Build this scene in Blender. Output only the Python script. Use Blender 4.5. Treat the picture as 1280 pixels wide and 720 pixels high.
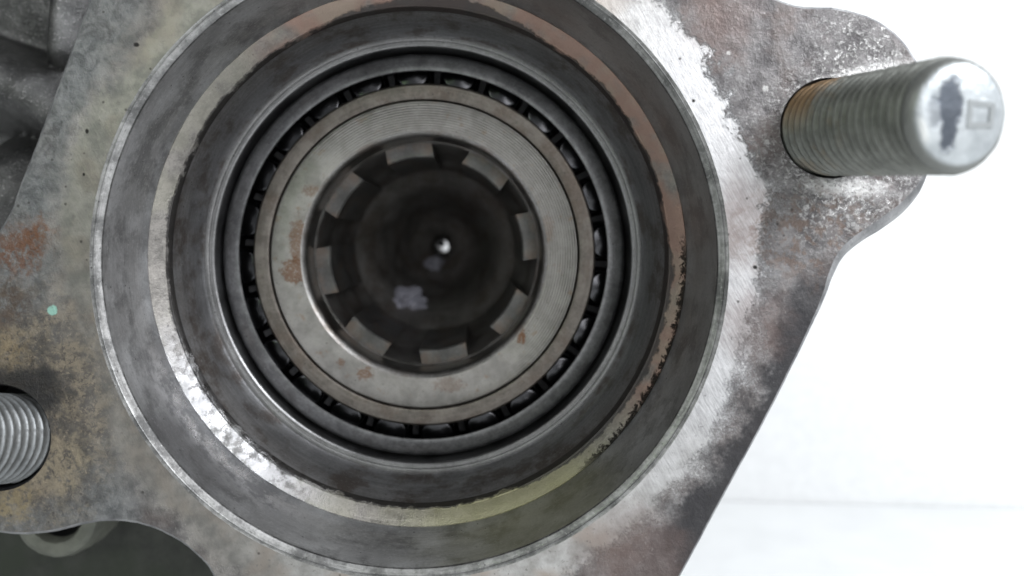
import bpy, bmesh, math, random
from mathutils import Vector, Matrix, noise as mnoise
from mathutils.geometry import delaunay_2d_cdt

# ------------------------------------------------------------------ scene, camera, light
# All lengths below are millimetres, turned into metres by S.
# World origin: centre of the big bore on the flange face, +Y into the bore, Z up.
S = 0.001
for o in list(bpy.data.objects):
    bpy.data.objects.remove(o)
scene = bpy.context.scene
COL = scene.collection
random.seed(7)

CAM = (8.43, -96.0, 3.6)
cam_d = bpy.data.cameras.new('camera')
cam = bpy.data.objects.new('camera', cam_d)
COL.objects.link(cam)
cam.location = [c * S for c in CAM]
cam.rotation_euler = (math.radians(90), 0, 0)
cam_d.sensor_width = 36.0
cam_d.lens = 27.0
cam_d.shift_x = 44.0 / 1280
cam_d.shift_y = -70.0 / 1280
cam_d.clip_start = 0.002
cam_d.clip_end = 20
cam_d.dof.use_dof = True
cam_d.dof.focus_distance = 0.104
cam_d.dof.aperture_fstop = 15
scene.camera = cam

world = bpy.data.worlds.new('World')
scene.world = world
world.use_nodes = True
bg = world.node_tree.nodes['Background']
bg.inputs['Color'].default_value = (0.93, 0.97, 1.0, 1)
bg.inputs['Strength'].default_value = 0.31

def area_lamp(name, loc, target, sx, sy, watt, col):
    d = bpy.data.lights.new(name, 'AREA')
    d.shape = 'RECTANGLE'
    d.size = sx * S
    d.size_y = sy * S
    d.energy = watt
    d.color = col
    o = bpy.data.objects.new(name, d)
    COL.objects.link(o)
    o.location = [c * S for c in loc]
    v = Vector(target) - Vector(loc)
    o.rotation_euler = v.to_track_quat('-Z', 'Y').to_euler()
    return o

area_lamp('window_light', (250, -520, 165), (20, 40, -5), 290, 360, 1.5, (0.97, 0.98, 1.0))
area_lamp('side_window_light', (430, -210, 330), (60, 60, -30), 240, 240, 4.4, (0.93, 0.96, 1.0))
area_lamp('room_light', (-330, -480, 260), (0, 10, 0), 300, 260, 0.62, (0.98, 0.98, 0.98))
area_lamp('green_bounce_light', (-215, -430, 138), (0, 10, 0), 70, 70, 0.055, (0.42, 1.0, 0.13))

vs = scene.view_settings
vs.view_transform = 'Standard'
vs.look = 'None'
vs.exposure = 0.0
vs.gamma = 1.0
vs.use_curve_mapping = False

# ------------------------------------------------------------------ helpers: objects
def finish(name, verts, faces, mat, parent=None, smooth=True, angle=35):
    me = bpy.data.meshes.new(name)
    me.from_pydata([(v[0] * S, v[1] * S, v[2] * S) for v in verts], [], faces)
    me.update()
    bm = bmesh.new()
    bm.from_mesh(me)
    bmesh.ops.recalc_face_normals(bm, faces=bm.faces)
    bm.to_mesh(me)
    bm.free()
    if smooth:
        me.polygons.foreach_set('use_smooth', [True] * len(me.polygons))
        me.set_sharp_from_angle(angle=math.radians(angle))
    o = bpy.data.objects.new(name, me)
    COL.objects.link(o)
    if mat:
        me.materials.append(mat)
    put(o, parent)
    return o

def put(o, parent):
    """parent a mesh whose coordinates are bore-centred, keeping it in place"""
    if parent is not None:
        o.parent = parent
        if parent.type == 'EMPTY':
            o.location = -Vector(parent.location)

def empty(name, loc, label, cat, group=None):
    o = bpy.data.objects.new(name, None)
    o.empty_display_size = 0.01
    COL.objects.link(o)
    o.location = [c * S for c in loc]
    o['label'] = label
    o['category'] = cat
    if group:
        o['group'] = group
    return o

def lathe_data(profile, n=192, cx=0.0, cz=0.0, closed=False, wob=0.0, seed=0):
    V, F = [], []
    m = len(profile)
    for i in range(n):
        a = 2 * math.pi * i / n
        ca, sa = math.cos(a), math.sin(a)
        for (r, y) in profile:
            w = 0.0
            if wob:
                w = wob * mnoise.noise((ca * 9 + seed, sa * 9, r * .8 + y * .8))
            V.append((cx + (r + w) * ca, y, cz + (r + w) * sa))
    for i in range(n):
        j = (i + 1) % n
        for k in range(m if closed else m - 1):
            k2 = (k + 1) % m
            F.append((i * m + k, j * m + k, j * m + k2, i * m + k2))
    return V, F

def lathe(name, profile, mat, parent, n=192, angle=28, **kw):
    V, F = lathe_data(profile, n, **kw)
    return finish(name, V, F, mat, parent, True, angle)

def face_pt(px, py, d=0.0):
    """point at depth d (mm behind the flange face) seen at photo position px,py: used once to survey sizes"""
    k = 0.1 * (96.0 + d) / 96.0
    return (CAM[0] + (px - 596) * k, d, CAM[2] + (290 - py) * k)

# ------------------------------------------------------------------ helpers: materials
class M:
    def __init__(self, name):
        self.mat = bpy.data.materials.new(name)
        self.mat.use_nodes = True
        self.t = self.mat.node_tree
        self.b = self.t.nodes['Principled BSDF']
        tc = self.t.nodes.new('ShaderNodeTexCoord')
        v = self.t.nodes.new('ShaderNodeVectorMath')
        v.operation = 'SCALE'
        v.inputs['Scale'].default_value = 1.0 / S
        self.t.links.new(tc.outputs['Object'], v.inputs[0])
        self.p = v.outputs[0]
        s = self.t.nodes.new('ShaderNodeSeparateXYZ')
        self.t.links.new(self.p, s.inputs[0])
        self.x, self.y, self.z = s.outputs
        self._r = self._ps = None
    def set(self, sock, v):
        if hasattr(v, 'is_output'):
            self.t.links.new(v, sock)
        elif isinstance(v, (tuple, list)):
            sock.default_value = tuple(v) + (1,) if len(v) == 3 and len(sock.default_value) == 4 else v
        else:
            sock.default_value = v
    def m(self, op, a, b=0.0, c=0.0):
        n = self.t.nodes.new('ShaderNodeMath')
        n.operation = op
        for s, v in zip(n.inputs, (a, b, c)):
            self.set(s, v)
        return n.outputs[0]
    def add(self, a, b): return self.m('ADD', a, b)
    def sub(self, a, b): return self.m('SUBTRACT', a, b)
    def mul(self, a, b): return self.m('MULTIPLY', a, b)
    def mx(self, a, b): return self.m('MAXIMUM', a, b)
    def mn(self, a, b): return self.m('MINIMUM', a, b)
    def r(self):
        if self._r is None:
            self._r = self.m('SQRT', self.add(self.mul(self.x, self.x), self.mul(self.z, self.z)))
        return self._r
    def vec(self, x, y, z):
        n = self.t.nodes.new('ShaderNodeCombineXYZ')
        for s, v in zip(n.inputs, (x, y, z)):
            self.set(s, v)
        return n.outputs[0]
    def polar(self, k=6.0, kr=1.0):
        """coordinates that run round the bore: few changes along the turn, many across it"""
        r = self.r()
        return self.vec(self.mul(self.m('DIVIDE', self.x, r), k), self.mul(self.m('DIVIDE', self.z, r), k),
                        self.mul(self.add(r, self.y), kr))
    def noise(self, scale, detail=4.0, rough=0.55, dist=0.0, vec=None, off=0.0):
        n = self.t.nodes.new('ShaderNodeTexNoise')
        n.inputs['Scale'].default_value = scale
        n.inputs['Detail'].default_value = detail
        n.inputs['Roughness'].default_value = rough
        n.inputs['Distortion'].default_value = dist
        v = vec or self.p
        if off:
            a = self.t.nodes.new('ShaderNodeVectorMath')
            a.operation = 'ADD'
            self.t.links.new(v, a.inputs[0])
            a.inputs[1].default_value = (off, off * 1.7, -off)
            v = a.outputs[0]
        self.t.links.new(v, n.inputs['Vector'])
        return n.outputs['Fac']
    def voro(self, scale, feature='F1', vec=None):
        n = self.t.nodes.new('ShaderNodeTexVoronoi')
        n.feature = feature
        n.inputs['Scale'].default_value = scale
        self.t.links.new(vec or self.p, n.inputs['Vector'])
        return n.outputs['Distance']
    def ss(self, v, a, b, lo=0.0, hi=1.0):
        n = self.t.nodes.new('ShaderNodeMapRange')
        n.interpolation_type = 'SMOOTHSTEP'
        self.set(n.inputs['Value'], v)
        n.inputs['From Min'].default_value = a
        n.inputs['From Max'].default_value = b
        n.inputs['To Min'].default_value = lo
        n.inputs['To Max'].default_value = hi
        return n.outputs['Result']
    def mixc(self, f, a, b):
        n = self.t.nodes.new('ShaderNodeMix')
        n.data_type = 'RGBA'
        self.set(n.inputs[0], f)
        self.set(n.inputs[6], a)
        self.set(n.inputs[7], b)
        return n.outputs[2]
    def mixf(self, f, a, b):
        n = self.t.nodes.new('ShaderNodeMix')
        self.set(n.inputs[0], f)
        self.set(n.inputs[2], a)
        self.set(n.inputs[3], b)
        return n.outputs[0]
    def blob(self, x, z, rad, soft=1.0, wob=0.0, wscale=0.4, sx=1.0, sz=1.0, rot=0.0):
        dx = self.sub(self.x, x)
        dz = self.sub(self.z, z)
        if rot:
            c, s = math.cos(rot), math.sin(rot)
            dx, dz = (self.add(self.mul(dx, c), self.mul(dz, s)), self.sub(self.mul(dz, c), self.mul(dx, s)))
        dx = self.m('DIVIDE', dx, sx)
        dz = self.m('DIVIDE', dz, sz)
        d = self.m('SQRT', self.add(self.mul(dx, dx), self.mul(dz, dz)))
        if wob:
            d = self.add(d, self.mul(self.sub(self.noise(wscale, 5, .65, off=x + z), .5), wob * 2))
        return self.ss(d, rad + soft, rad - soft)
    def bump(self, h, dist, strength=1.0, prev=None):
        n = self.t.nodes.new('ShaderNodeBump')
        n.inputs['Strength'].default_value = strength
        n.inputs['Distance'].default_value = dist * S
        self.set(n.inputs['Height'], h)
        if prev is not None:
            self.t.links.new(prev, n.inputs['Normal'])
        return n.outputs[0]
    def out(self, col, rough, metal=1.0, normal=None, aniso=None):
        self.set(self.b.inputs['Base Color'], col)
        self.set(self.b.inputs['Roughness'], rough)
        self.set(self.b.inputs['Metallic'], metal)
        if normal is not None:
            self.t.links.new(normal, self.b.inputs['Normal'])
        return self.mat

def mat_flange():
    m = M('worn_cast_flange')
    r = m.r()
    big = m.noise(.07, 3, .5)
    mid = m.noise(.35, 6, .62)
    fine = m.noise(1.8, 5, .65)
    grit = m.noise(5.5, 3, .6)
    # bare machined band round the bore, ragged outer edge
    lim = m.add(m.add(44.6, m.mul(m.sub(big, .5), 9)), m.add(m.mul(m.sub(mid, .5), 7), m.mul(m.sub(fine, .5), 4.2)))
    ur = m.blob(36, 24, 9, 5)           # band runs wider towards the upper right lug
    lim = m.add(lim, m.mul(ur, 1.0))
    edge = m.sub(r, lim)
    edge = m.m('DIVIDE', edge, m.mixf(m.blob(38, 20, 12, 6), 2.4, .75))
    gr2 = m.noise(3.2, 5, .75, dist=.4, off=21)
    ed2 = m.add(edge, m.add(m.mul(m.sub(fine, .5), 2.2), m.mul(m.sub(gr2, .5), 3.0)))
    bare = m.add(m.mul(m.ss(ed2, .55, -.55), .6), m.mul(m.ss(edge, 1.4, -1.4), .4))
    bare = m.mixf(m.mul(m.ss(m.x, -14, -28), .8), bare, m.ss(m.add(edge, m.mul(m.sub(fine, .5), 1.4)), 1.2, -1.2))
    # oxide skin outside
    c_ox = m.mixc(m.ss(mid, .3, .7), (.075, .070, .072), (.21, .20, .20))
    c_ox = m.mixc(m.mul(m.ss(m.noise(.12, 4, .6, off=9), .47, .66), .7), c_ox, (.125, .098, .090))
    c_ox = m.mixc(m.mul(m.ss(m.add(m.mul(fine, .5), m.mul(gr2, .5)), .55, .66), .8), c_ox, (.38, .37, .36))
    c_ox = m.mixc(m.mul(m.ss(gr2, .42, .30), .7), c_ox, (.04, .038, .037))
    # smooth dark-blue grey strip at the lower right edge
    strip = m.blob(43.5, -22, 6.5, 1.6, 2.2, .35, 1.0, 3.6, math.radians(-28))
    strip = m.mul(strip, m.ss(edge, -.2, 1.2))
    c_ox = m.mixc(m.mul(strip, .9), c_ox, m.mixc(fine, (.026, .026, .029), (.055, .053, .056)))
    # pale bare grey on the left flank
    left = m.ss(m.x, -30, -38)
    c_ox = m.mixc(m.mul(left, .65), c_ox, m.mixc(m.ss(m.noise(.5, 6, .7, dist=.6, off=31), .36, .62), (.10, .108, .112), (.25, .258, .262)))
    # bare metal
    brush = m.noise(1.0, 5, .7, vec=m.vec(m.mul(m.add(m.x, m.mul(m.z, .55)), 4.0), 0.0, m.mul(m.z, .55)))
    c_ba = m.mixc(m.ss(mid, .3, .72), (.30, .29, .275), (.50, .49, .48))
    c_ba = m.mixc(m.mul(m.ss(m.noise(.16, 3, .5, off=4), .45, .62), m.ss(m.x, 34, 20)), c_ba, (.36, .315, .28))
    c_ba = m.mixc(m.ss(fine, .58, .68), c_ba, (.22, .21, .20))
    c_ba = m.mixc(m.mul(m.ss(m.x, -8, -26), .72), c_ba, m.mixc(m.ss(mid, .35, .65), (.165, .158, .148), (.275, .252, .228)))
    worn = m.blob(38, 4, 17, 8, 5, .2, 1, 1.9)
    c_ba = m.mixc(m.mul(worn, .65), c_ba, m.mixc(m.ss(brush, .38, .62), (.36, .36, .375), (.60, .60, .615)))
    col = m.mixc(bare, c_ox, c_ba)
    rough = m.mixf(bare, m.mixf(strip, m.mixf(mid, .36, .60), .56), m.mixf(brush, .34, .54))
    metal = m.mixf(bare, .80, 1.0)
    col = m.mixc(m.mul(m.ss(gr2, .60, .70), .35), col, (.10, .098, .095))
    # pitted bright casting skin around the right hand stud
    pit = m.mx(m.blob(55, 14, 11, 5, 5, .3), m.mul(m.blob(57, 24, 7, 4, 4, .3), .9))
    sp = m.ss(m.noise(1.9, 6, .72, dist=.4, off=3), .47, .60)
    pitm = m.mul(m.mul(pit, sp), m.sub(1.0, bare))
    col = m.mixc(m.mul(pitm, .72), col, (.50, .49, .48))
    rough = m.mixf(pitm, rough, .24)
    metal = m.mixf(pitm, metal, 1.0)
    glare = m.mx(m.blob(56.5, 23.0, 1.7, 1.0, 1.0, .8, 3.0, .75, .28), m.blob(54.5, 9.2, 1.5, 1.0, 1.2, .8, 3.2, .7, -.08))  # glare above and below the stud, painted as pale streaks
    glare = m.mul(glare, m.ss(gr2, .34, .50))
    col = m.mixc(m.mul(glare, .9), col, (.66, .65, .64))
    rough = m.mixf(glare, rough, .36)
    metal = m.mixf(glare, metal, 1.0)
    brn = m.mul(m.blob(50, 3.5, 9, 5, 4, .4, 1, .6), m.ss(m.noise(.9, 4, .6, off=5), .48, .6))
    col = m.mixc(m.mul(brn, .55), col, (.15, .10, .075))
    # red-brown oxide, lower right and low on the flange
    for (x, z, rad) in ((41, 3, 3.2), (43, -8, 4), (28, -38, 7), (39, 30, 4), (41.5, 7.5, 3)):
        k = m.blob(x, z, rad, 2.5, 3.2, .45)
        col = m.mixc(m.mul(k, .42), col, (.16, .112, .10))
    # dirt and rust on the left lug
    dirt = m.blob(-47.5, -19, 10.5, 4.5, 5, .35, 1, 1.35)
    dcol = m.mixc(m.ss(m.noise(.5, 5, .65, off=2), .4, .62), (.062, .055, .047), (.17, .14, .10))
    dcol = m.mixc(m.ss(m.noise(1.6, 5, .75, dist=.8, off=6), .50, .60), dcol, (.045, .037, .031))
    dcol = m.mixc(m.mul(m.ss(m.noise(2.6, 4, .7, dist=.5, off=16), .56, .66), .7), dcol, (.27, .22, .16))
    col = m.mixc(m.mul(dirt, .92), col, dcol)
    rough = m.mixf(dirt, rough, .62)
    metal = m.mixf(dirt, metal, .25)
    for (x, z, rad, c, k) in ((-48.6, 1.3, 2.9, (.15, .068, .036), .8), (-46.6, 3.4, 1.7, (.17, .078, .04), .75),
                              (-50.5, -5.5, 3.0, (.085, .06, .045), .8), (-44.5, -25.5, 3.6, (.30, .25, .17), .6),
                              (-49.5, -29.5, 2.6, (.28, .22, .12), .6), (-50, -11, 2.2, (.24, .18, .10), .5)):
        col = m.mixc(m.mul(m.mul(m.blob(x, z, rad, 1.4, 3.0, .8), m.ss(m.noise(1.3, 5, .7, dist=.6, off=x), .36, .56)), k), col, c)
    oil = m.blob(-48.2, -16.2, 3.6, 1.3, 2.4, .5, 1.6, .85)
    col = m.mixc(m.mul(oil, .9), col, (.022, .021, .022))
    rough = m.mixf(oil, rough, .38)
    # verdigris-coloured paint chip and pale chips
    chip = m.blob(-44.6, -6.2, .62, .12, .5, 1.4)
    col = m.mixc(chip, col, (.20, .36, .30))
    metal = m.mixf(chip, metal, 0.0)
    for (x, z, rad) in ((44.5, 21.6, .36), (44.7, 14.9, .3), (40, 26, .3)):
        k = m.blob(x, z, rad, .1, .5, 1.5)
        col = m.mixc(m.mul(k, .8), col, (.46, .45, .44))
    for (x, z, rad, sx) in ((43.2, -.8, .22, 1.3), (39.6, 3.3, .2, 1.8), (-40.3, 16.2, .3, .7), (-40.7, 10.8, .22, .7),
                            (-34.1, 27.0, .28, 1.3), (35.5, 20.0, .2, 1)):
        col = m.mixc(m.blob(x, z, rad, .1, .1, 2, sx, 1), col, (.03, .028, .027))
    # sparse pits everywhere
    pits = m.ss(m.voro(.42), .10, .05)
    col = m.mixc(m.mul(pits, .7), col, (.05, .045, .042))
    h = m.add(m.mul(mid, m.mixf(bare, 1.0, .25)), m.mul(bare, -.03))
    h = m.add(h, m.mul(m.mul(pitm, fine), .5))
    n1 = m.bump(h, .55, .55)
    n2 = m.bump(m.add(m.mul(fine, m.mixf(bare, 1.0, .35)), m.mul(grit, m.mixf(bare, .45, .12))), .16, .6, n1)
    n3 = m.bump(brush, .05, .7, n2)
    return m.out(col, rough, metal, n3)

def mat_turned(name, ca, cb, r0, r1, streak=.5, stain=None, stain_amt=.5, metal=1.0, kr=3.0, bump=.02, mott=.25, bump2=.05):
    """turned steel: streaks round the axis, cloudy stains"""
    m = M(name)
    st = m.noise(1.0, 4, .65, vec=m.polar(1.6, kr))
    cl = m.noise(mott, 5, .62)
    fi = m.noise(3.0, 4, .6)
    f = m.add(m.mul(st, streak), m.mul(cl, 1 - streak))
    col = m.mixc(m.ss(f, .36, .64), ca, cb)
    if stain:
        col = m.mixc(m.mul(m.ss(m.noise(.18, 5, .65, off=7), .46, .64), stain_amt), col, stain)
    rough = m.mixf(m.ss(m.add(m.mul(cl, .6), m.mul(fi, .4)), .35, .65), r0, r1)
    g3 = m.noise(2.3, 5, .75, dist=.3, off=13)
    sc = m.noise(1.0, 3, .6, vec=m.polar(3.5, 9.0), off=3)
    col = m.mixc(m.mul(m.ss(g3, .54, .66), .6), col, tuple(c * .7 for c in ca))
    col = m.mixc(m.mul(m.ss(g3, .45, .34), .5), col, tuple(min(1, c * 1.25) for c in cb))
    col = m.mixc(m.mul(m.ss(sc, .62, .70), .4), col, tuple(min(1, c * 1.35) for c in cb))
    rough = m.add(rough, m.mul(m.sub(g3, .5), .22))
    n1 = m.bump(st, bump, .6)
    n1 = m.bump(g3, .05, .5, n1)
    n2 = m.bump(m.add(fi, m.mul(cl, .6)), bump2, .5, n1)
    pits = m.ss(m.voro(.55), .085, .04)
    col = m.mixc(m.mul(pits, .75), col, (.025, .024, .024))
    return m, col, rough, metal, n2

def turned(*a, **k):
    m, col, rough, metal, n = mat_turned(*a, **k)
    return m.out(col, rough, metal, n)

def mat_shoulder():
    m, col, rough, metal, n = mat_turned('stained_shoulder', (.15, .142, .133), (.265, .25, .232), .40, .55, .25, None, 0, 1.0, 2.0, .02, .5)
    r = m.r()
    nz = m.add(m.mul(m.noise(.45, 6, .72, off=1), 1.0), m.mul(m.noise(.12, 2, .5, off=3), .8))
    up = m.ss(m.z, -8, 14)
    right = m.ss(m.x, 0, 22)
    # pinkish brown tone in the upper right, grey beige elsewhere
    col = m.mixc(m.mul(m.mul(m.ss(m.add(m.x, m.z), 0, 18), .95), m.ss(m.noise(.2, 3, .5), .25, .5)), col, (.30, .205, .168))
    col = m.mixc(m.mul(m.ss(m.noise(.16, 3, .5, off=6), .46, .6), .35), col, (.33, .32, .26))
    col = m.mixc(m.mul(m.blob(15, -34, 10, 6, 4, .2, 1.5, .8), .6), col, (.36, .345, .19))  # yellow-green reflection at the lower right, put into the colour
    # black oil creeping out of the inner edge
    th = m.add(34.4, m.mul(nz, 1.75))
    th = m.add(th, m.mul(m.mul(up, m.mul(m.ss(m.x, -18, 2), m.ss(m.x, 18, 7))), 1.2))
    th = m.add(th, m.mul(m.mul(m.ss(m.x, 12, 30), m.ss(m.z, 6, -4)), .35))
    dark = m.ss(m.sub(r, th), .16, -.16)
    col = m.mixc(m.mul(dark, .88), col, (.062, .059, .059))
    gleam = m.blob(-25, -22, 14, 7, 4, .2)  # lower left highlight, painted in as a paler patch
    col = m.mixc(m.mul(gleam, m.sub(.8, m.mul(dark, .5))), col, m.mixc(m.ss(m.noise(.55, 6, .7, off=11), .40, .56), (.09, .09, .094), (.36, .36, .37)))
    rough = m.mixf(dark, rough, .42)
    rough = m.mixf(m.mul(gleam, m.ss(m.noise(.6, 4, .6, off=5), .35, .6)), rough, .27)
    rough = m.mixf(m.ss(r, 37.9, 38.2), rough, .22)
    # caked black flakes along the outer corner, lower right
    ang = m.mul(m.ss(m.x, 22, 27), m.ss(m.z, 4, -1))
    fl = m.mul(m.ss(m.sub(r, m.mul(m.noise(1.1, 5, .75, dist=.5, off=8), 3.6)), 35.7, 36.1), ang)
    col = m.mixc(m.mul(fl, .93), col, (.028, .026, .024))
    rough = m.mixf(fl, rough, .75)
    rim = m.mul(m.ss(r, 38.2, 38.5), m.ss(m.noise(.7, 3, .6, vec=m.polar(9, .4)), .42, .52))
    col = m.mixc(m.mul(rim, .6), col, (.06, .055, .05))
    gr = m.noise(5.0, 4, .7, off=2)
    n = m.bump(gr, .10, .6, n)
    n = m.bump(m.add(fl, m.mul(dark, .5)), .25, .8, n)
    return m.out(col, rough, metal, n)

def mat_hub_face():
    m = M('turned_hub_face')
    r = m.r()
    ring = m.m('SINE', m.mul(r, 2 * math.pi / .40))
    cl = m.noise(.3, 5, .6)
    fi = m.noise(3.5, 5, .7)
    col = m.mixc(m.ss(cl, .32, .66), (.235, .225, .212), (.345, .33, .312))
    col = m.mixc(m.ss(fi, .58, .72), col, (.15, .14, .13))
    rust = (.15, .066, .028)
    for (x, z, rad, sx, sz, k) in ((18.1, -2.5, 1.35, 1, 1.15, .85), (15.6, -13.3, .8, .9, 1.2, .85), (1.6, 18.8, .95, 1.5, .8, .85),
                                   (-20.2, 2.4, 1.5, .9, 2.2, .65), (-20.6, -2.6, 2.0, 1.1, 1.0, .75), (-18.2, 10.2, 1.0, 1.3, .8, .5),
                                   (-9.4, -19.0, 1.0, 1.2, .9, .7), (-13.2, -17.2, .5, 1, 1, .6), (4.0, -20.8, 1.5, 1.6, .8, .3),
                                   (14.5, 11.5, 1.1, 1, 1.5, .25), (19.6, 4.0, 1.4, .8, 1.6, .3)):
        col = m.mixc(m.mul(m.mul(m.blob(x, z, rad, .35, 1.6, 1.3, sx, sz), m.ss(fi, .34, .5)), k), col, rust)
    col = m.mixc(m.mul(m.ss(m.noise(.5, 5, .7, off=3), .58, .70), .5), col, (.24, .15, .09))
    spots = m.ss(m.voro(.8), .10, .05)
    col = m.mixc(m.mul(spots, .75), col, (.05, .042, .036))
    ringmask = m.mul(m.ss(m.add(m.x, m.z), -10, 8), m.ss(cl, .2, .5))
    n = m.bump(m.mul(ring, ringmask), .05, .9)
    n = m.bump(m.add(fi, cl), .07, .6, n)
    return m.out(col, m.mixf(cl, .36, .52), .92, n)

def mat_cast(name, ca, cb, rough0, rough1, metal, b=.25, green=None, speck=0.0):
    m = M(name)
    a = m.noise(.3, 5, .6)
    f = m.noise(2.2, 5, .7)
    col = m.mixc(m.ss(a, .3, .7), ca, cb)
    if green:
        col = m.mixc(m.ss(m.noise(.08, 3, .5, off=2), .4, .65), col, green)
    if speck:
        col = m.mixc(m.mul(m.ss(f, .55, .68), speck), col, (.5, .49, .48))
    n = m.bump(m.add(f, m.mul(a, .7)), b, .7)
    return m.out(col, m.mixf(a, rough0, rough1), metal, n)

def mat_stud(name, ca, cb, rust):
    m = M(name)
    a = m.noise(.35, 5, .6)
    f = m.noise(2.4, 4, .65)
    col = m.mixc(m.ss(a, .32, .68), ca, cb)
    if rust:
        # local y runs along the stud, 0 at the flange face, negative outwards
        k = m.mul(m.ss(m.add(m.y, m.mul(m.sub(m.noise(.5, 4, .6, off=4), .5), 6)), -5.2, -2.0), m.ss(m.z, -1.5, 3.5))
        col = m.mixc(m.mul(k, .75), col, (.24, .14, .06))
        d = m.mul(m.ss(m.noise(.3, 4, .6, off=1), .5, .65), m.ss(m.y, -12, -8))
        col = m.mixc(m.mul(d, .5), col, (.17, .14, .10))
    col = m.mixc(m.mul(m.ss(f, .57, .7), .5), col, (.10, .10, .095))
    col = m.mixc(m.mul(m.ss(m.r(), 5.6, 5.0), .7), col, (.06, .058, .05))
    n = m.bump(m.add(f, a), .09, .6)
    return m.out(col, m.mixf(a, .42, .6), .75, n)

def mat_stud_end():
    m = M('stud_end_zinc')
    a = m.noise(.5, 4, .6)
    col = m.mixc(m.ss(a, .3, .7), (.36, .385, .40), (.50, .525, .54))
    k = m.mx(m.blob(-1.6, 1.0, 1.45, .35, 1.0, .7, .95, 1.8), m.blob(-1.6, -1.7, 1.0, .3, .7, .8, .9, 1.9))
    k = m.mx(k, m.mul(m.blob(-3.1, .3, 1.0, .4, .7, 1.0, .8, 1.6), .6))
    col = m.mixc(m.mul(k, .92), col, (.055, .065, .085))
    k2 = m.blob(-4.2, -1.6, .5, .3, .2, 1, .7, 2.5, .35)
    col = m.mixc(k2, col, (.62, .63, .62))
    col = m.mixc(m.ss(m.r(), 4.7, 5.3), col, (.16, .165, .155))
    n = m.bump(m.add(a, m.mul(k, -.6)), .35, .6)
    return m.out(col, m.mixf(a, .36, .5), .55, n)

def mat_plain(name, col, rough, metal=0.0, b=.1, sc=.8):
    m = M(name)
    a = m.noise(sc, 4, .6)
    c2 = tuple(c * .93 for c in col)
    return m.out(m.mixc(m.ss(a, .3, .7), col, c2), rough, metal, m.bump(a, b, .4))

MF = mat_flange()
M_SIDE = mat_cast('flange_edge_casting', (.16, .16, .165), (.36, .36, .365), .4, .6, .8, .3, speck=.4)
M_RIM = turned('polished_bore_chamfer', (.15, .149, .147), (.36, .357, .353), .38, .55, .55, (.08, .08, .08), .8, kr=5, bump=.04, mott=.6)
def mat_bore():
    m, col, rough, metal, n = mat_turned('honed_bore_wall', (.42, .424, .434), (.58, .584, .594), .34, .5, .3, (.17, .17, .172), .65, .9, 2.5, .012, .14)
    gleam = m.mul(m.blob(-27, -24, 15, 6, 5, .2), m.ss(m.y, 4.0, 9.5))  # highlight near the lower left corner, painted into the wall colour
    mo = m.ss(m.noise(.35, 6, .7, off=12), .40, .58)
    col = m.mixc(m.mul(gleam, .8), col, m.mixc(mo, (.28, .28, .29), (.72, .72, .74)))
    rough = m.mixf(m.mul(gleam, mo), rough, .26)
    col = m.mixc(m.mul(m.blob(17, -34, 9, 6, 4, .2, 1.5, .8), .45), col, (.40, .40, .22))  # same yellow-green reflection, tinted into the wall
    col = m.mixc(m.mul(m.ss(m.add(m.x, m.z), 6, 34), .5), col, (.27, .25, .235))  # shade on the upper right side, painted as a darker tone
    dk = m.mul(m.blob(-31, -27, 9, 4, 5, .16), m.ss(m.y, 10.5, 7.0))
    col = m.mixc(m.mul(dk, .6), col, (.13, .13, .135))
    return m.out(col, rough, metal, n)
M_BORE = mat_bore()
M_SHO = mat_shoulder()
M_IN = turned('oiled_inner_bore', (.22, .22, .225), (.32, .32, .326), .36, .5, .6, (.125, .102, .088), .8, kr=2.0, bump=.02, mott=.3)  # cloudy stain, browned to imitate a brown reflection
M_RACE = turned('bearing_race_steel', (.20, .198, .198), (.30, .298, .298), .32, .46, .7, None, 0, kr=4.0, bump=.03)
M_CUP = turned('oiled_raceway', (.13, .13, .133), (.19, .19, .194), .40, .55, .5)
M_CAGE = turned('pressed_cage_steel', (.17, .17, .174), (.26, .26, .265), .40, .55, .3, (.10, .10, .103), .6, bump=.015, mott=.8)
M_RIB = turned('varnished_inner_race', (.125, .112, .10), (.20, .18, .162), .36, .5, .3, (.115, .085, .068), .55, metal=.9, bump=.015, mott=.5)
M_HUB = mat_hub_face()
M_HUBB = turned('hub_counterbore', (.17, .165, .155), (.33, .32, .31), .3, .46, .6, (.15, .10, .07), .4, kr=3)
M_TOOTH = turned('spline_tooth_steel', (.10, .098, .095), (.16, .158, .153), .42, .55, .1, (.20, .125, .08), .35, metal=.9)
M_DEEP = turned('dark_shaft_bore', (.22, .212, .206), (.33, .32, .31), .42, .6, .4, (.15, .11, .088), .5)
M_ROLL = mat_plain('roller_steel', (.085, .085, .09), .24, 1.0, .02, 2.0)
M_WEB = mat_cast('rear_casting', (.085, .085, .084), (.15, .149, .147), .27, .38, .95, .35, speck=.5)
M_FOOT = mat_cast('oily_rear_casting', (.030, .032, .028), (.055, .057, .050), .45, .62, .5, .2, green=(.035, .042, .03))
M_BOSS = mat_cast('pale_boss', (.12, .125, .105), (.19, .195, .165), .5, .65, .3, .25)
M_STUD_R = mat_stud('zinc_stud_thread', (.13, .134, .122), (.205, .21, .192), True)
M_STUD_L = mat_stud('grey_stud_thread', (.20, .21, .215), (.30, .31, .315), False)
M_STUD_E = mat_stud_end()
M_STAMP = mat_plain('stamped_zinc', (.33, .345, .35), .45, .6)
M_HOLE = mat_plain('dark_hole_wall', (.03, .03, .032), .5, .6)
M_GREASE = mat_plain('pale_grease', (.30, .30, .35), .32, 0.0, .4, 1.6)
M_TABLE = mat_plain('white_tabletop', (.755, .763, .763), .4, 0.0, .05, .05)
M_WALL = mat_plain('white_wall', (.74, .745, .745), .7, 0.0, .2, .3)

# ------------------------------------------------------------------ the setting
ZT = -108.0

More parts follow.
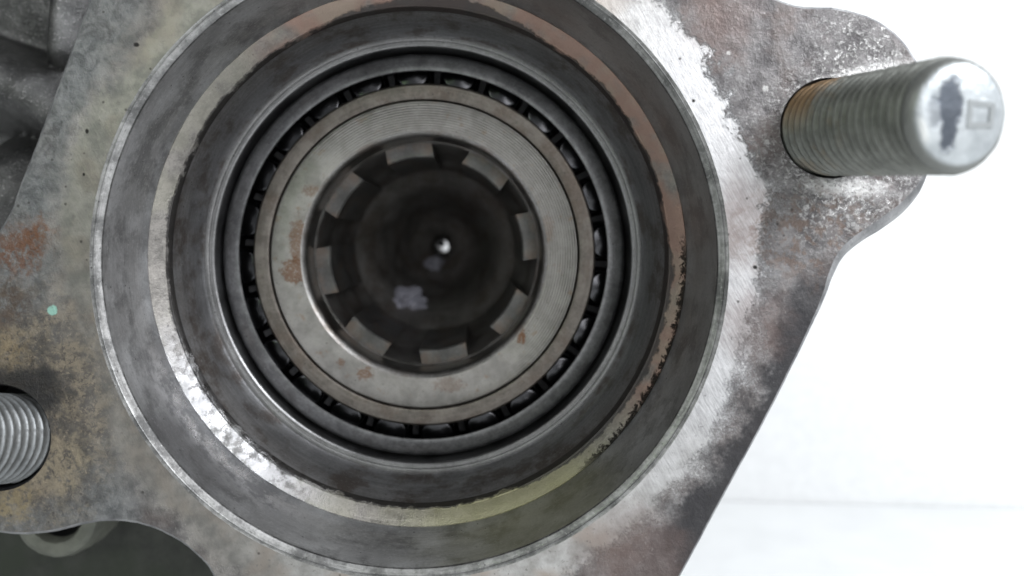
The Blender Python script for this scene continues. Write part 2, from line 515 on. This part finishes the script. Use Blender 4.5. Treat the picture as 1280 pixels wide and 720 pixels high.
tb = [(-900, -700, ZT), (900, -700, ZT), (900, 196, ZT), (-900, 262, ZT)]
V = tb + [(x, y, z - 30) for (x, y, z) in tb]
o = finish('table', V, [(0, 1, 2, 3), (7, 6, 5, 4), (0, 4, 5, 1), (1, 5, 6, 2), (2, 6, 7, 3), (3, 7, 4, 0)], M_TABLE, smooth=False)
o['kind'] = 'structure'
# wall stands behind the table edge, turned 4.5 degrees
def wall_y(x): return 223.8 - math.tan(math.radians(4.5)) * (x - 105)
wl = [(-1200, wall_y(-1200)), (1200, wall_y(1200))]
V = []
for (x, y) in wl:
    V += [(x, y, ZT - 200), (x, y, 900), (x, y + 40, 900), (x, y + 40, ZT - 200)]
o = finish('wall', V, [(0, 1, 5, 4), (1, 2, 6, 5), (2, 3, 7, 6), (3, 0, 4, 7), (0, 3, 2, 1), (4, 5, 6, 7)], M_WALL, smooth=False)
o['kind'] = 'structure'
# the table follows the wall line with a hair of a gap
tm = bpy.data.objects['table'].data
for i, x in ((2, 900), (3, -900), (6, 900), (7, -900)):
    tm.vertices[i].co.y = (wall_y(x) - .8) * S

# ------------------------------------------------------------------ bearing housing
HB = (0, 60, ZT)
housing = empty('bearing_housing', HB, 'worn grey cast steel bearing housing with a wide stepped round bore', 'bearing housing')

def P(px, py): return ((px - 511.7) * .1, (326 - py) * .1)
# outline on the face plane (photo survey), clockwise from upper left; third value = width of the edge bevel (mm)
ctrl = [(110, 0, .5), (160, -110, .5), (300, -190, .5), (520, -210, .5), (740, -170, .5), (870, -80, .5), (940, -18, .5), (975, -1, .4),
        (1003, 7, .4), (1045, 9, .4), (1085, 19, .4), (1117, 37, .5), (1143, 66, .6), (1160, 105, .7), (1168, 150, .9), (1168, 200, 1.1),
        (1160, 236, 1.6), (1140, 265, 2.0), (1112, 287, 2.0), (1085, 303, 1.8), (1062, 322, 1.7), (1046, 348, 1.3), (1032, 378, .8), (1005, 432, .5),
        (960, 521, .4), (905, 622, .4), (852, 720, .4), (795, 820, .5), (690, 905, .5), (560, 940, .5), (440, 925, .5), (340, 850, .5),
        (290, 770, .5), (262, 716, .5), (240, 691, .5), (205, 668, .5), (170, 656, .5), (135, 653, .5), (105, 657, .5), (62, 667, .5),
        (10, 669, .5), (-45, 655, .5), (-90, 610, .5), (-105, 550, .5), (-95, 470, .5), (-65, 390, .5), (-35, 330, .5), (-8, 295, .5),
        (12, 262, .5), (24, 228, .5), (45, 175, .5), (75, 95, .5)]
def catmull(pts, k=8):
    n = len(pts)
    out = []
    for i in range(n):
        p0, p1, p2, p3 = (pts[(i + j - 1) % n] for j in range(4))
        for s in range(k):
            t = s / k
            out.append(tuple(.5 * (2 * b + (c - a) * t + (2 * a - 5 * b + 4 * c - d) * t * t + (3 * b - a - 3 * c + d) * t ** 3)
                             for a, b, c, d in zip(p0, p1, p2, p3)))
    return out
dense = catmull(ctrl, 9)
loop = []
for (px, py, b) in dense:
    x, z = P(px, py)
    w = .07 * mnoise.noise((x * .9, z * .9, 1.3)) + .05 * mnoise.noise((x * 2.6, z * 2.6, 5.3))
    loop.append((x + w, z + w * .6, b))
N = len(loop)
nor = []
for i in range(N):
    a, c = loop[i - 1], loop[(i + 1) % N]
    t = Vector((c[0] - a[0], c[1] - a[1])).normalized()
    nor.append(Vector((t.y, -t.x)))       # candidate normal
cen = sum((Vector((a[0], a[1])) for a in loop), Vector((0, 0))) / N
if sum((Vector((a[0], a[1])) - cen).dot(n) for a, n in zip(loop, nor)) < 0:
    nor = [-n for n in nor]
RB = 40.0                                  # bore chamfer, outer edge
STUD_R = (*P(1038, 160), 6.3)
STUD_L = (*P(-3, 547), 6.7)
NB, NH = 288, 72
V2, E2, F2 = [], [], []
def add_loop(pts):
    s = len(V2)
    V2.extend(Vector(p) for p in pts)
    E2.extend((s + i, s + (i + 1) % len(pts)) for i in range(len(pts)))
inner = [(a[0] - n.x * a[2] * .9, a[1] - n.y * a[2] * .9) for a, n in zip(loop, nor)]
add_loop(inner)
bore_l = [(RB * math.cos(2 * math.pi * i / NB), RB * math.sin(2 * math.pi * i / NB)) for i in range(NB)]
add_loop(bore_l)
holes = []
for (hx, hz, hr) in (STUD_R, STUD_L):
    holes.append([(hx + hr * math.cos(2 * math.pi * i / NH), hz + hr * math.sin(2 * math.pi * i / NH)) for i in range(NH)])
    add_loop(holes[-1])
for i in range(1, 6):                      # loose points so the triangles stay compact
    R = 40 + i * 2.6
    for j in range(120):
        a = 2 * math.pi * (j + .5 * (i % 2)) / 120
        q = (R * math.cos(a), R * math.sin(a))
        if all(math.hypot(q[0] - h[0], q[1] - h[1]) > h[2] + 1.5 for h in (STUD_R, STUD_L)):
            V2.append(Vector(q))
vo, eo, fo, _, _, _ = delaunay_2d_cdt(V2, E2, [], 4, 1e-5)
def inside(x, z, poly):
    c = False
    n = len(poly)
    for i in range(n):
        x1, z1 = poly[i]
        x2, z2 = poly[i - 1]
        if (z1 > z) != (z2 > z) and x < (x2 - x1) * (z - z1) / (z2 - z1) + x1:
            c = not c
    return c
keep = []
for f in fo:
    c = sum((vo[i] for i in f), Vector((0, 0))) / len(f)
    if math.hypot(*c) < RB * .9995 or not inside(c.x, c.y, inner):
        continue
    if any(math.hypot(c.x - h[0], c.y - h[1]) < h[2] * .999 for h in (STUD_R, STUD_L)):
        continue
    keep.append(tuple(f))
VF = [(v.x, 0.0, v.y) for v in vo]
flange = finish('flange_face', VF, keep, MF, housing)
# edge: bevel, thick flank, back
rings = [[(p[0], 0.0, p[1]) for p in inner],
         [(a[0] - n.x * a[2] * .45, a[2] * .22, a[1] - n.y * a[2] * .45) for a, n in zip(loop, nor)],
         [(a[0] - n.x * a[2] * .10, a[2] * .75, a[1] - n.y * a[2] * .10) for a, n in zip(loop, nor)],
         [(a[0], a[2] * 1.6, a[1]) for a in loop],
         [(a[0] - n.x * .5, 13.0, a[1] - n.y * .5) for a, n in zip(loop, nor)],
         [(a[0] - n.x * 2.0, 14.0, a[1] - n.y * 2.0) for a, n in zip(loop, nor)]]
V, F = [], []
for rg in rings:
    V += rg
for k in range(len(rings) - 1):
    for i in range(N):
        j = (i + 1) % N
        F.append((k * N + i, k * N + j, (k + 1) * N + j, (k + 1) * N + i))
finish('flange_edge', V, F, M_SIDE, housing, True, 50)
# back plate of the flange: ring to the barrel
V, F = [], []
for i in range(N):
    a, n = loop[i], nor[i]
    x, z = a[0] - n.x * 2.0, a[1] - n.y * 2.0
    q = 44.0 / math.hypot(x, z)
    V += [(x, 14.0, z), (x * q, 14.0, z * q)]
for i in range(N):
    j = (i + 1) % N
    F.append((2 * i, 2 * j, 2 * j + 1, 2 * i + 1))
finish('flange_back', V, F, M_SIDE, housing)
# stud holes
for (hx, hz, hr) in (STUD_R, STUD_L):
    lathe('stud_hole', [(hr, 0), (hr - .25, .35), (hr - .3, 10), (.01, 10)], M_HOLE, housing, 72, cx=hx, cz=hz)
# bore, from the chamfer inwards
lathe('bore_rim', [(40.0, 0), (39.85, .06), (39.62, .10), (39.55, .03), (39.48, .12), (39.3, .2), (39.0, .36), (38.78, .5), (38.7, .75)], M_RIM, housing, 288, wob=.05)
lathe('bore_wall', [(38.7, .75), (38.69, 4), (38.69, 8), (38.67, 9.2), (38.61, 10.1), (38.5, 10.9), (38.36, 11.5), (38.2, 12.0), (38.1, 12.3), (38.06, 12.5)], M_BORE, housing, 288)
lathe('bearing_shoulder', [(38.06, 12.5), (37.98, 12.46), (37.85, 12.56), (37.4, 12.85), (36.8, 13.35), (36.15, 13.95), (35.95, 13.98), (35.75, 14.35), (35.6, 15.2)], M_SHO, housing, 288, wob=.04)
lathe('inner_bore', [(35.6, 15.2), (35.5, 15.6), (35.2, 17), (34.7, 22), (34.5, 24.0), (34.3, 24.3)], M_IN, housing, 240)
lathe('barrel', [(44.0, 14.0), (42, 60), (40, 116), (2.2, 116)], M_WEB, housing, 96)

# rear casting seen past the upper left edge: a web with ribs, as a relief with real depth
def gauss(d, w): return math.exp(-(d / w) ** 2)
def seg_d(x, z, a, b):
    ax, az = a; bx, bz = b
    vx, vz = bx - ax, bz - az
    t = max(0, min(1, ((x - ax) * vx + (z - az) * vz) / (vx * vx + vz * vz)))
    return math.hypot(x - ax - vx * t, z - az - vz * t)
DW = 43.0
def wp(px, py, d):
    q = face_pt(px, py, d)
    return (q[0], q[2])
# ribs: rounded bars half sunk in a web that leans forward: start, end, crest depth, crest radius
ribs = [(wp(72, -200, 27), wp(66, 60, 29), 29.0, 1.1), (wp(-120, 60, 25), wp(15, 112, 25), 25.5, 2.2),
        (wp(15, 112, 25), wp(120, 185, 27), 26.5, 2.2), (wp(-80, 340, 24), wp(-12, 235, 24), 24.0, 4.2)]
def smin(a, b, k=2.0):
    h = max(k - abs(a - b), 0) / k
    return min(a, b) - h * h * k * .25
def web_y(x, z):
    y = DW - .33 * (z - 24) + 2.2 * gauss(z - 5, 9)
    for a, b, crest, R in ribs:
        d = seg_d(x, z, a, b)
        y = smin(y, crest + d * d / (2 * R))
    return y + .3 * mnoise.noise((x * .18, z * .18, 2)) + .13 * mnoise.noise((x * .7, z * .7, 3)) + .05 * mnoise.noise((x * 1.6, z * 1.6, 8))
x0, x1, z0, z1, st = -96.0, -34.0, -22.0, 62.0, .7
nx, nz_ = int((x1 - x0) / st) + 1, int((z1 - z0) / st) + 1
V, F = [], []
for i in range(nx):
    for j in range(nz_):
        x, z = x0 + i * st, z0 + j * st
        V.append((x, web_y(x, z), z))
for i in range(nx - 1):
    for j in range(nz_ - 1):
        a = i * nz_ + j
        F.append((a, a + 1, a + nz_ + 1, a + nz_))
# closed at the back
border = [i * nz_ for i in range(nx)] + [(nx - 1) * nz_ + j for j in range(1, nz_)] + \
         [i * nz_ + nz_ - 1 for i in range(nx - 2, -1, -1)] + [j for j in range(nz_ - 2, 0, -1)]
s = len(V)
for b in border:
    V.append((V[b][0], DW + 26, V[b][2]))
nb = len(border)
for i in range(nb):
    j = (i + 1) % nb
    F.append((border[i], border[j], s + j, s + i))
F.append(tuple(s + i for i in range(nb)))
finish('ribbed_web', V, F, M_WEB, housing, True, 60)

# rear foot, lower left, down to the table
fx0, fx1, fd = -92.0, 14.0, 40.0
out = [(fx0, ZT + .3), (fx0, -18), (fx0 + 6, -12), (-30, -12), (fx1, -30), (fx1 + 4, -60), (fx1 + 8, ZT + .3)]
n = len(out)
V = [(x, fd, z) for x, z in out] + [(x, fd + 60, z) for x, z in out]
F = [tuple(range(n)), tuple(range(2 * n - 1, n - 1, -1))] + [(i, (i + 1) % n, n + (i + 1) % n, n + i) for i in range(n)]
finish('rear_foot', V, F, M_FOOT, housing, False)
bx, _, bz = face_pt(68, 646, 32)
lathe('boss', [(7.9, 40.2), (7.7, 36), (7.3, 33.4), (6.8, 32.4), (6.1, 32.0), (5.2, 32.1), (4.6, 32.4), (4.2, 33.2), (4.1, 39), (.01, 39.5)], M_BOSS, housing, 96, cx=bx, cz=bz, wob=.12)
lathe('boss_hole', [(4.05, 34.0), (4.0, 38.8), (.01, 38.9)], M_HOLE, housing, 64, cx=bx, cz=bz)

# ------------------------------------------------------------------ roller bearing
bearing = empty('roller_bearing', (0, 27, -32.7), 'oily tapered roller bearing seated deep inside the stepped bore', 'roller bearing')
lathe('outer_race', [(34.3, 24.3), (34.0, 24.25), (33.6, 24.35), (33.5, 24.55), (33.05, 24.6), (32.85, 24.75), (32.7, 25.2)], M_RACE, bearing, 240)
lathe('raceway', [(32.7, 25.2), (32.5, 26.5), (30.6, 44), (30.6, 48)], M_CUP, bearing, 192)
# cage: a pressed cone with a rolled inner edge, and bars between the rollers
lathe('cage', [(32.1, 29.5), (32.08, 27.2), (31.95, 26.4), (31.7, 25.9), (31.2, 25.45), (30.5, 25.1), (29.8, 24.88), (29.3, 24.8), (29.1, 24.83), (29.0, 25.0),
               (29.1, 25.25), (29.8, 25.4), (30.5, 25.7), (31.2, 26.1), (31.6, 26.9), (31.8, 29.7)], M_CAGE, bearing, 240, 40, closed=True)
NR = 24
PH = math.radians(4.0)
roller_me = None
bar_me = None
tilt = math.radians(9)
def ring_mesh(profile, n):
    V, F = lathe_data(profile, n)
    return V, F
for i in range(NR):
    a = PH + 2 * math.pi * i / NR
    if roller_me is None:
        V, F = lathe_data([(.01, 28.35), (1.2, 28.35), (1.35, 28.42), (2.3, 28.4), (2.52, 28.48), (2.72, 28.75), (2.78, 29.1), (2.65, 36), (2.45, 44), (.01, 44.2)], 40)
        V = [(x, y - 28.35, z) for x, y, z in V]
        o = finish('roller', V, F, M_ROLL, bearing, True, 40)
        roller_me = o.data
    else:
        o = bpy.data.objects.new('roller', roller_me)
        COL.objects.link(o)
        o.parent = bearing
    loc = Vector((29.45 * math.cos(a), 28.3, 29.45 * math.sin(a))) * S
    o.location = loc - Vector(bearing.location)
    # lean the small end towards the axis
    axis = Vector((math.sin(a), 0, -math.cos(a)))
    o.rotation_euler = (Matrix.Rotation(-tilt * 0 , 3, axis) @ Matrix.Identity(3)).to_euler()
    o.rotation_mode = 'QUATERNION'
    tgt = Vector((-math.cos(a) * math.sin(tilt), math.cos(tilt), -math.sin(a) * math.sin(tilt)))
    o.rotation_quaternion = Vector((0, 1, 0)).rotation_difference(tgt)
for i in range(NR):
    a = PH + 2 * math.pi * (i + .5) / NR
    if bar_me is None:
        V = []
        for (y, r0, r1, w) in ((33.5, 27.7, 30.6, .4), (44, 26.4, 29.0, .45)):
            V += [(r0, y, -w), (r1, y, -w * 1.3), (r1, y, w * 1.3), (r0, y, w)]
        o = finish('cage_bar', V, [(0, 1, 2, 3), (7, 6, 5, 4), (0, 4, 5, 1), (1, 5, 6, 2), (2, 6, 7, 3), (3, 7, 4, 0)], M_CUP, bearing, False)
        bar_me = o.data
    else:
        o = bpy.data.objects.new('cage_bar', bar_me)
        COL.objects.link(o)
        put(o, bearing)
    o.rotation_euler = (0, -a, 0)
lathe('inner_race', [(26.3, 46), (26.3, 29.6), (27.45, 29.4), (27.5, 27.5), (27.35, 27.15), (27.1, 27.0), (25.3, 26.95), (24.95, 27.05), (24.75, 27.4), (24.7, 29), (24.6, 46)],
      M_RIB, bearing, 240)

# ------------------------------------------------------------------ splined hub
hub = empty('splined_hub', (0, 27, -24.4), 'steel hub end with eight wide internal splines inside the roller bearing', 'splined hub')
lathe('hub_face', [(24.58, 29), (24.58, 27.15), (24.45, 26.9), (24.25, 26.8), (22, 26.78), (20.2, 26.8), (19.8, 26.82)], M_HUB, hub, 240)
lathe('counterbore', [(19.8, 26.82), (19.55, 26.95), (19.05, 27.5), (18.95, 27.8), (18.85, 32.8), (18.6, 33.05), (18.5, 33.2)], M_HUBB, hub, 192)
lathe('spline_bore', [(18.5, 33.2), (18.5, 47), (18.3, 49), (16.3, 60)], M_DEEP, hub, 192)
# eight teeth, each a sector block
NT = 8
tooth_me = None
half = math.radians(13.1)
for i in range(NT):
    a = math.radians(32.2 + 22.5 + 45 * i)
    if tooth_me is None:
        prof = [(18.7, 33.1), (16.4, 33.1), (16.15, 33.35), (16.1, 60), (18.7, 60)]
        V, F = [], []
        K = 10
        for k in range(K + 1):
            t = -1 + 2 * k / K
            for (r, y) in prof:
                # flanks parallel to the tooth centre line
                w = 17.3 * math.sin(half)
                u = t * w
                V.append((math.sqrt(max(r * r - u * u, 0)), y, u))
        m_ = len(prof)
        for k in range(K):
            for q in range(m_):
                q2 = (q + 1) % m_
                F.append((k * m_ + q, k * m_ + q2, (k + 1) * m_ + q2, (k + 1) * m_ + q))
        F.append(tuple(range(m_)))
        F.append(tuple(K * m_ + q for q in range(m_ - 1, -1, -1)))
        o = finish('spline_tooth', V, F, M_TOOTH, hub, True, 30)
        tooth_me = o.data
    else:
        o = bpy.data.objects.new('spline_tooth', tooth_me)
        COL.objects.link(o)
        put(o, hub)
    o.rotation_euler = (0, -a, 0)
lathe('shaft_bore', [(16.3, 60), (15.9, 60.6), (15.0, 61.8), (13.4, 63.5), (11.6, 67), (10.3, 71), (9.4, 75), (8.6, 78), (7.0, 81), (5.0, 83.5), (3.0, 85.5), (2.0, 87), (1.65, 89), (1.6, 116.5)],
      M_DEEP, hub, 128)

lathe('glint_splitter', [(.01, 85.9), (.5, 86.1), (.78, 86.8), (.6, 87.6), (.01, 87.9)], M_HOLE, hub, 24, cx=.15, cz=.85)  # added dark lump that splits the light spot of the end hole

# pale grease stuck in the shaft bore
def lump(name, c, sx, sz, h, label, seed):
    n, mR = 40, 9
    V, F = [(c[0], c[1] - h, c[2])], []
    for k in range(1, mR + 1):
        t = k / mR
        for i in range(n):
            a = 2 * math.pi * i / n
            rr = t * (1 + .42 * mnoise.noise((math.cos(a) * 1.6 + seed, math.sin(a) * 1.6, seed)) + .2 * mnoise.noise((math.cos(a) * 4, math.sin(a) * 4, seed)))
            hh = h * max(0, (1 - t ** 2.2)) * (1 + .5 * mnoise.noise((rr * math.cos(a) * 3, rr * math.sin(a) * 3, seed + 3)))
            V.append((c[0] + sx * rr * math.cos(a), c[1] - hh, c[2] + sz * rr * math.sin(a)))
    for i in range(n):
        F.append((0, 1 + i, 1 + (i + 1) % n))
    for k in range(mR - 1):
        for i in range(n):
            j = (i + 1) % n
            F.append((1 + k * n + i, 1 + k * n + j, 1 + (k + 1) * n + j, 1 + (k + 1) * n + i))
    F.append(tuple(1 + (mR - 1) * n + i for i in range(n)))
    loc = Vector(c) * S
    me_o = finish(name, [(x - c[0], y - c[1], z - c[2]) for x, y, z in V], F, M_GREASE, None, True, 80)
    me_o.location = loc
    me_o['label'] = label
    me_o['category'] = 'grease'
g = face_pt(503, 379, 64)
lump('grease_smear', (g[0], 66.0, g[2]), 5.6, 2.8, 3.4, 'larger pale lilac smear of grease on the step inside the splined hub', 1.0)
g = face_pt(541, 334, 84)
lump('grease_smear', (g[0], 84.6, g[2]), 3.4, 2.4, 2.2, 'smaller dim grease smear below the little hole at the bottom of the hub', 4.0)

# ------------------------------------------------------------------ threaded studs
def stud(name, base, tip, label, mat, length, R=6.0, dep=.62):
    """local: origin on the flange face, -Y outwards"""
    e = empty(name, base, label, 'stud', None)
    d = (Vector(tip) - Vector(base)).normalized()
    e.rotation_mode = 'QUATERNION'
    e.rotation_quaternion = Vector((0, -1, 0)).rotation_difference(d)
    pitch = 1.25
    q = R / 6.0
    n, stp = 96, .125
    V, F = [], []
    y = 3.0
    rows = []
    while y >= -(length - 1.3):
        rows.append(y)
        y -= stp
    for y in rows:
        for i in range(n):
            a = 2 * math.pi * i / n
            ph = (y / pitch + i / n) % 1.0
            tri = abs(ph - .5) * 2
            prof = min(1, max(0, (tri - .16) / .62))
            rr = R - dep * prof + .05 * mnoise.noise((math.cos(a) * 3, y * .7, math.sin(a) * 3)) 
            rr -= .10 * max(0, mnoise.noise((math.cos(a) * 6 + 5, y * 2.2, math.sin(a) * 6)))
            V.append((rr * math.cos(a), y, rr * math.sin(a)))
    m = len(rows)
    for k in range(m - 1):
        for i in range(n):
            j = (i + 1) % n
            F.append((k * n + i, k * n + j, (k + 1) * n + j, (k + 1) * n + i))
    F.append(tuple(range(n)))
    F.append(tuple((m - 1) * n + i for i in range(n)))
    o = finish('thread', V, F, mat, None, True, 60)
    o.parent = e
    L = length
    V, F = lathe_data([(5.55 * q, -(L - 1.9)), (5.80 * q, -(L - 1.6)), (5.72 * q, -(L - 1.3)), (5.45 * q, -(L - .85)), (5.0 * q, -(L - .45)), (4.3 * q, -(L - .18)), (3 * q, -(L - .02)), (.01, -L - .05)], 96)
    o2 = finish('domed_end', V, F, M_STUD_E, None, True, 60)
    o2.parent = e
    # faint raised square left by the heading die
    sq = []
    for (w, h) in ((1.55, 1.35), (1.0, .8)):
        sq += [(1.9 - w, h), (1.9 + w, h * .8), (1.9 + w * .9, -h), (1.9 - w, -h * 1.1)]
    V = [(x, -L + .10, z + .1) for x, z in sq] + [(x, -L - .10, z + .1) for x, z in sq]
    F = []
    for i in range(4):
        j = (i + 1) % 4
        F += [(8 + i, 8 + j, 12 + j, 12 + i), (i, j, 8 + j, 8 + i), (4 + i, 4 + j, 12 + j, 12 + i)]
    o3 = finish('stamped_square', V, F, M_STAMP, None, True, 30)
    o3.parent = o2
    return e

hb = (STUD_R[0] + .15, 0.0, STUD_R[1])
k = 1.27
tip = (CAM[0] + (1205 - 596) * .1 / k, -96 + 96 / k, CAM[2] + (290 - 143) * .1 / k)
stud('threaded_stud', hb, tip, 'rusty-based zinc grey threaded stud leaning out of the right-hand lug, dark blotch on its end', M_STUD_R, (Vector(tip) - Vector(hb)).length)
hb = (STUD_L[0] + .35, 0.0, STUD_L[1] - .1)
tip = (hb[0] - 3.2, -17.5, hb[2] + 4.2)
stud('threaded_stud', hb, tip, 'pale grey threaded stud in the dirty brown left-hand lug with ochre stains', M_STUD_L, 17.5, 5.55, .8)

bpy.context.view_layer.update()
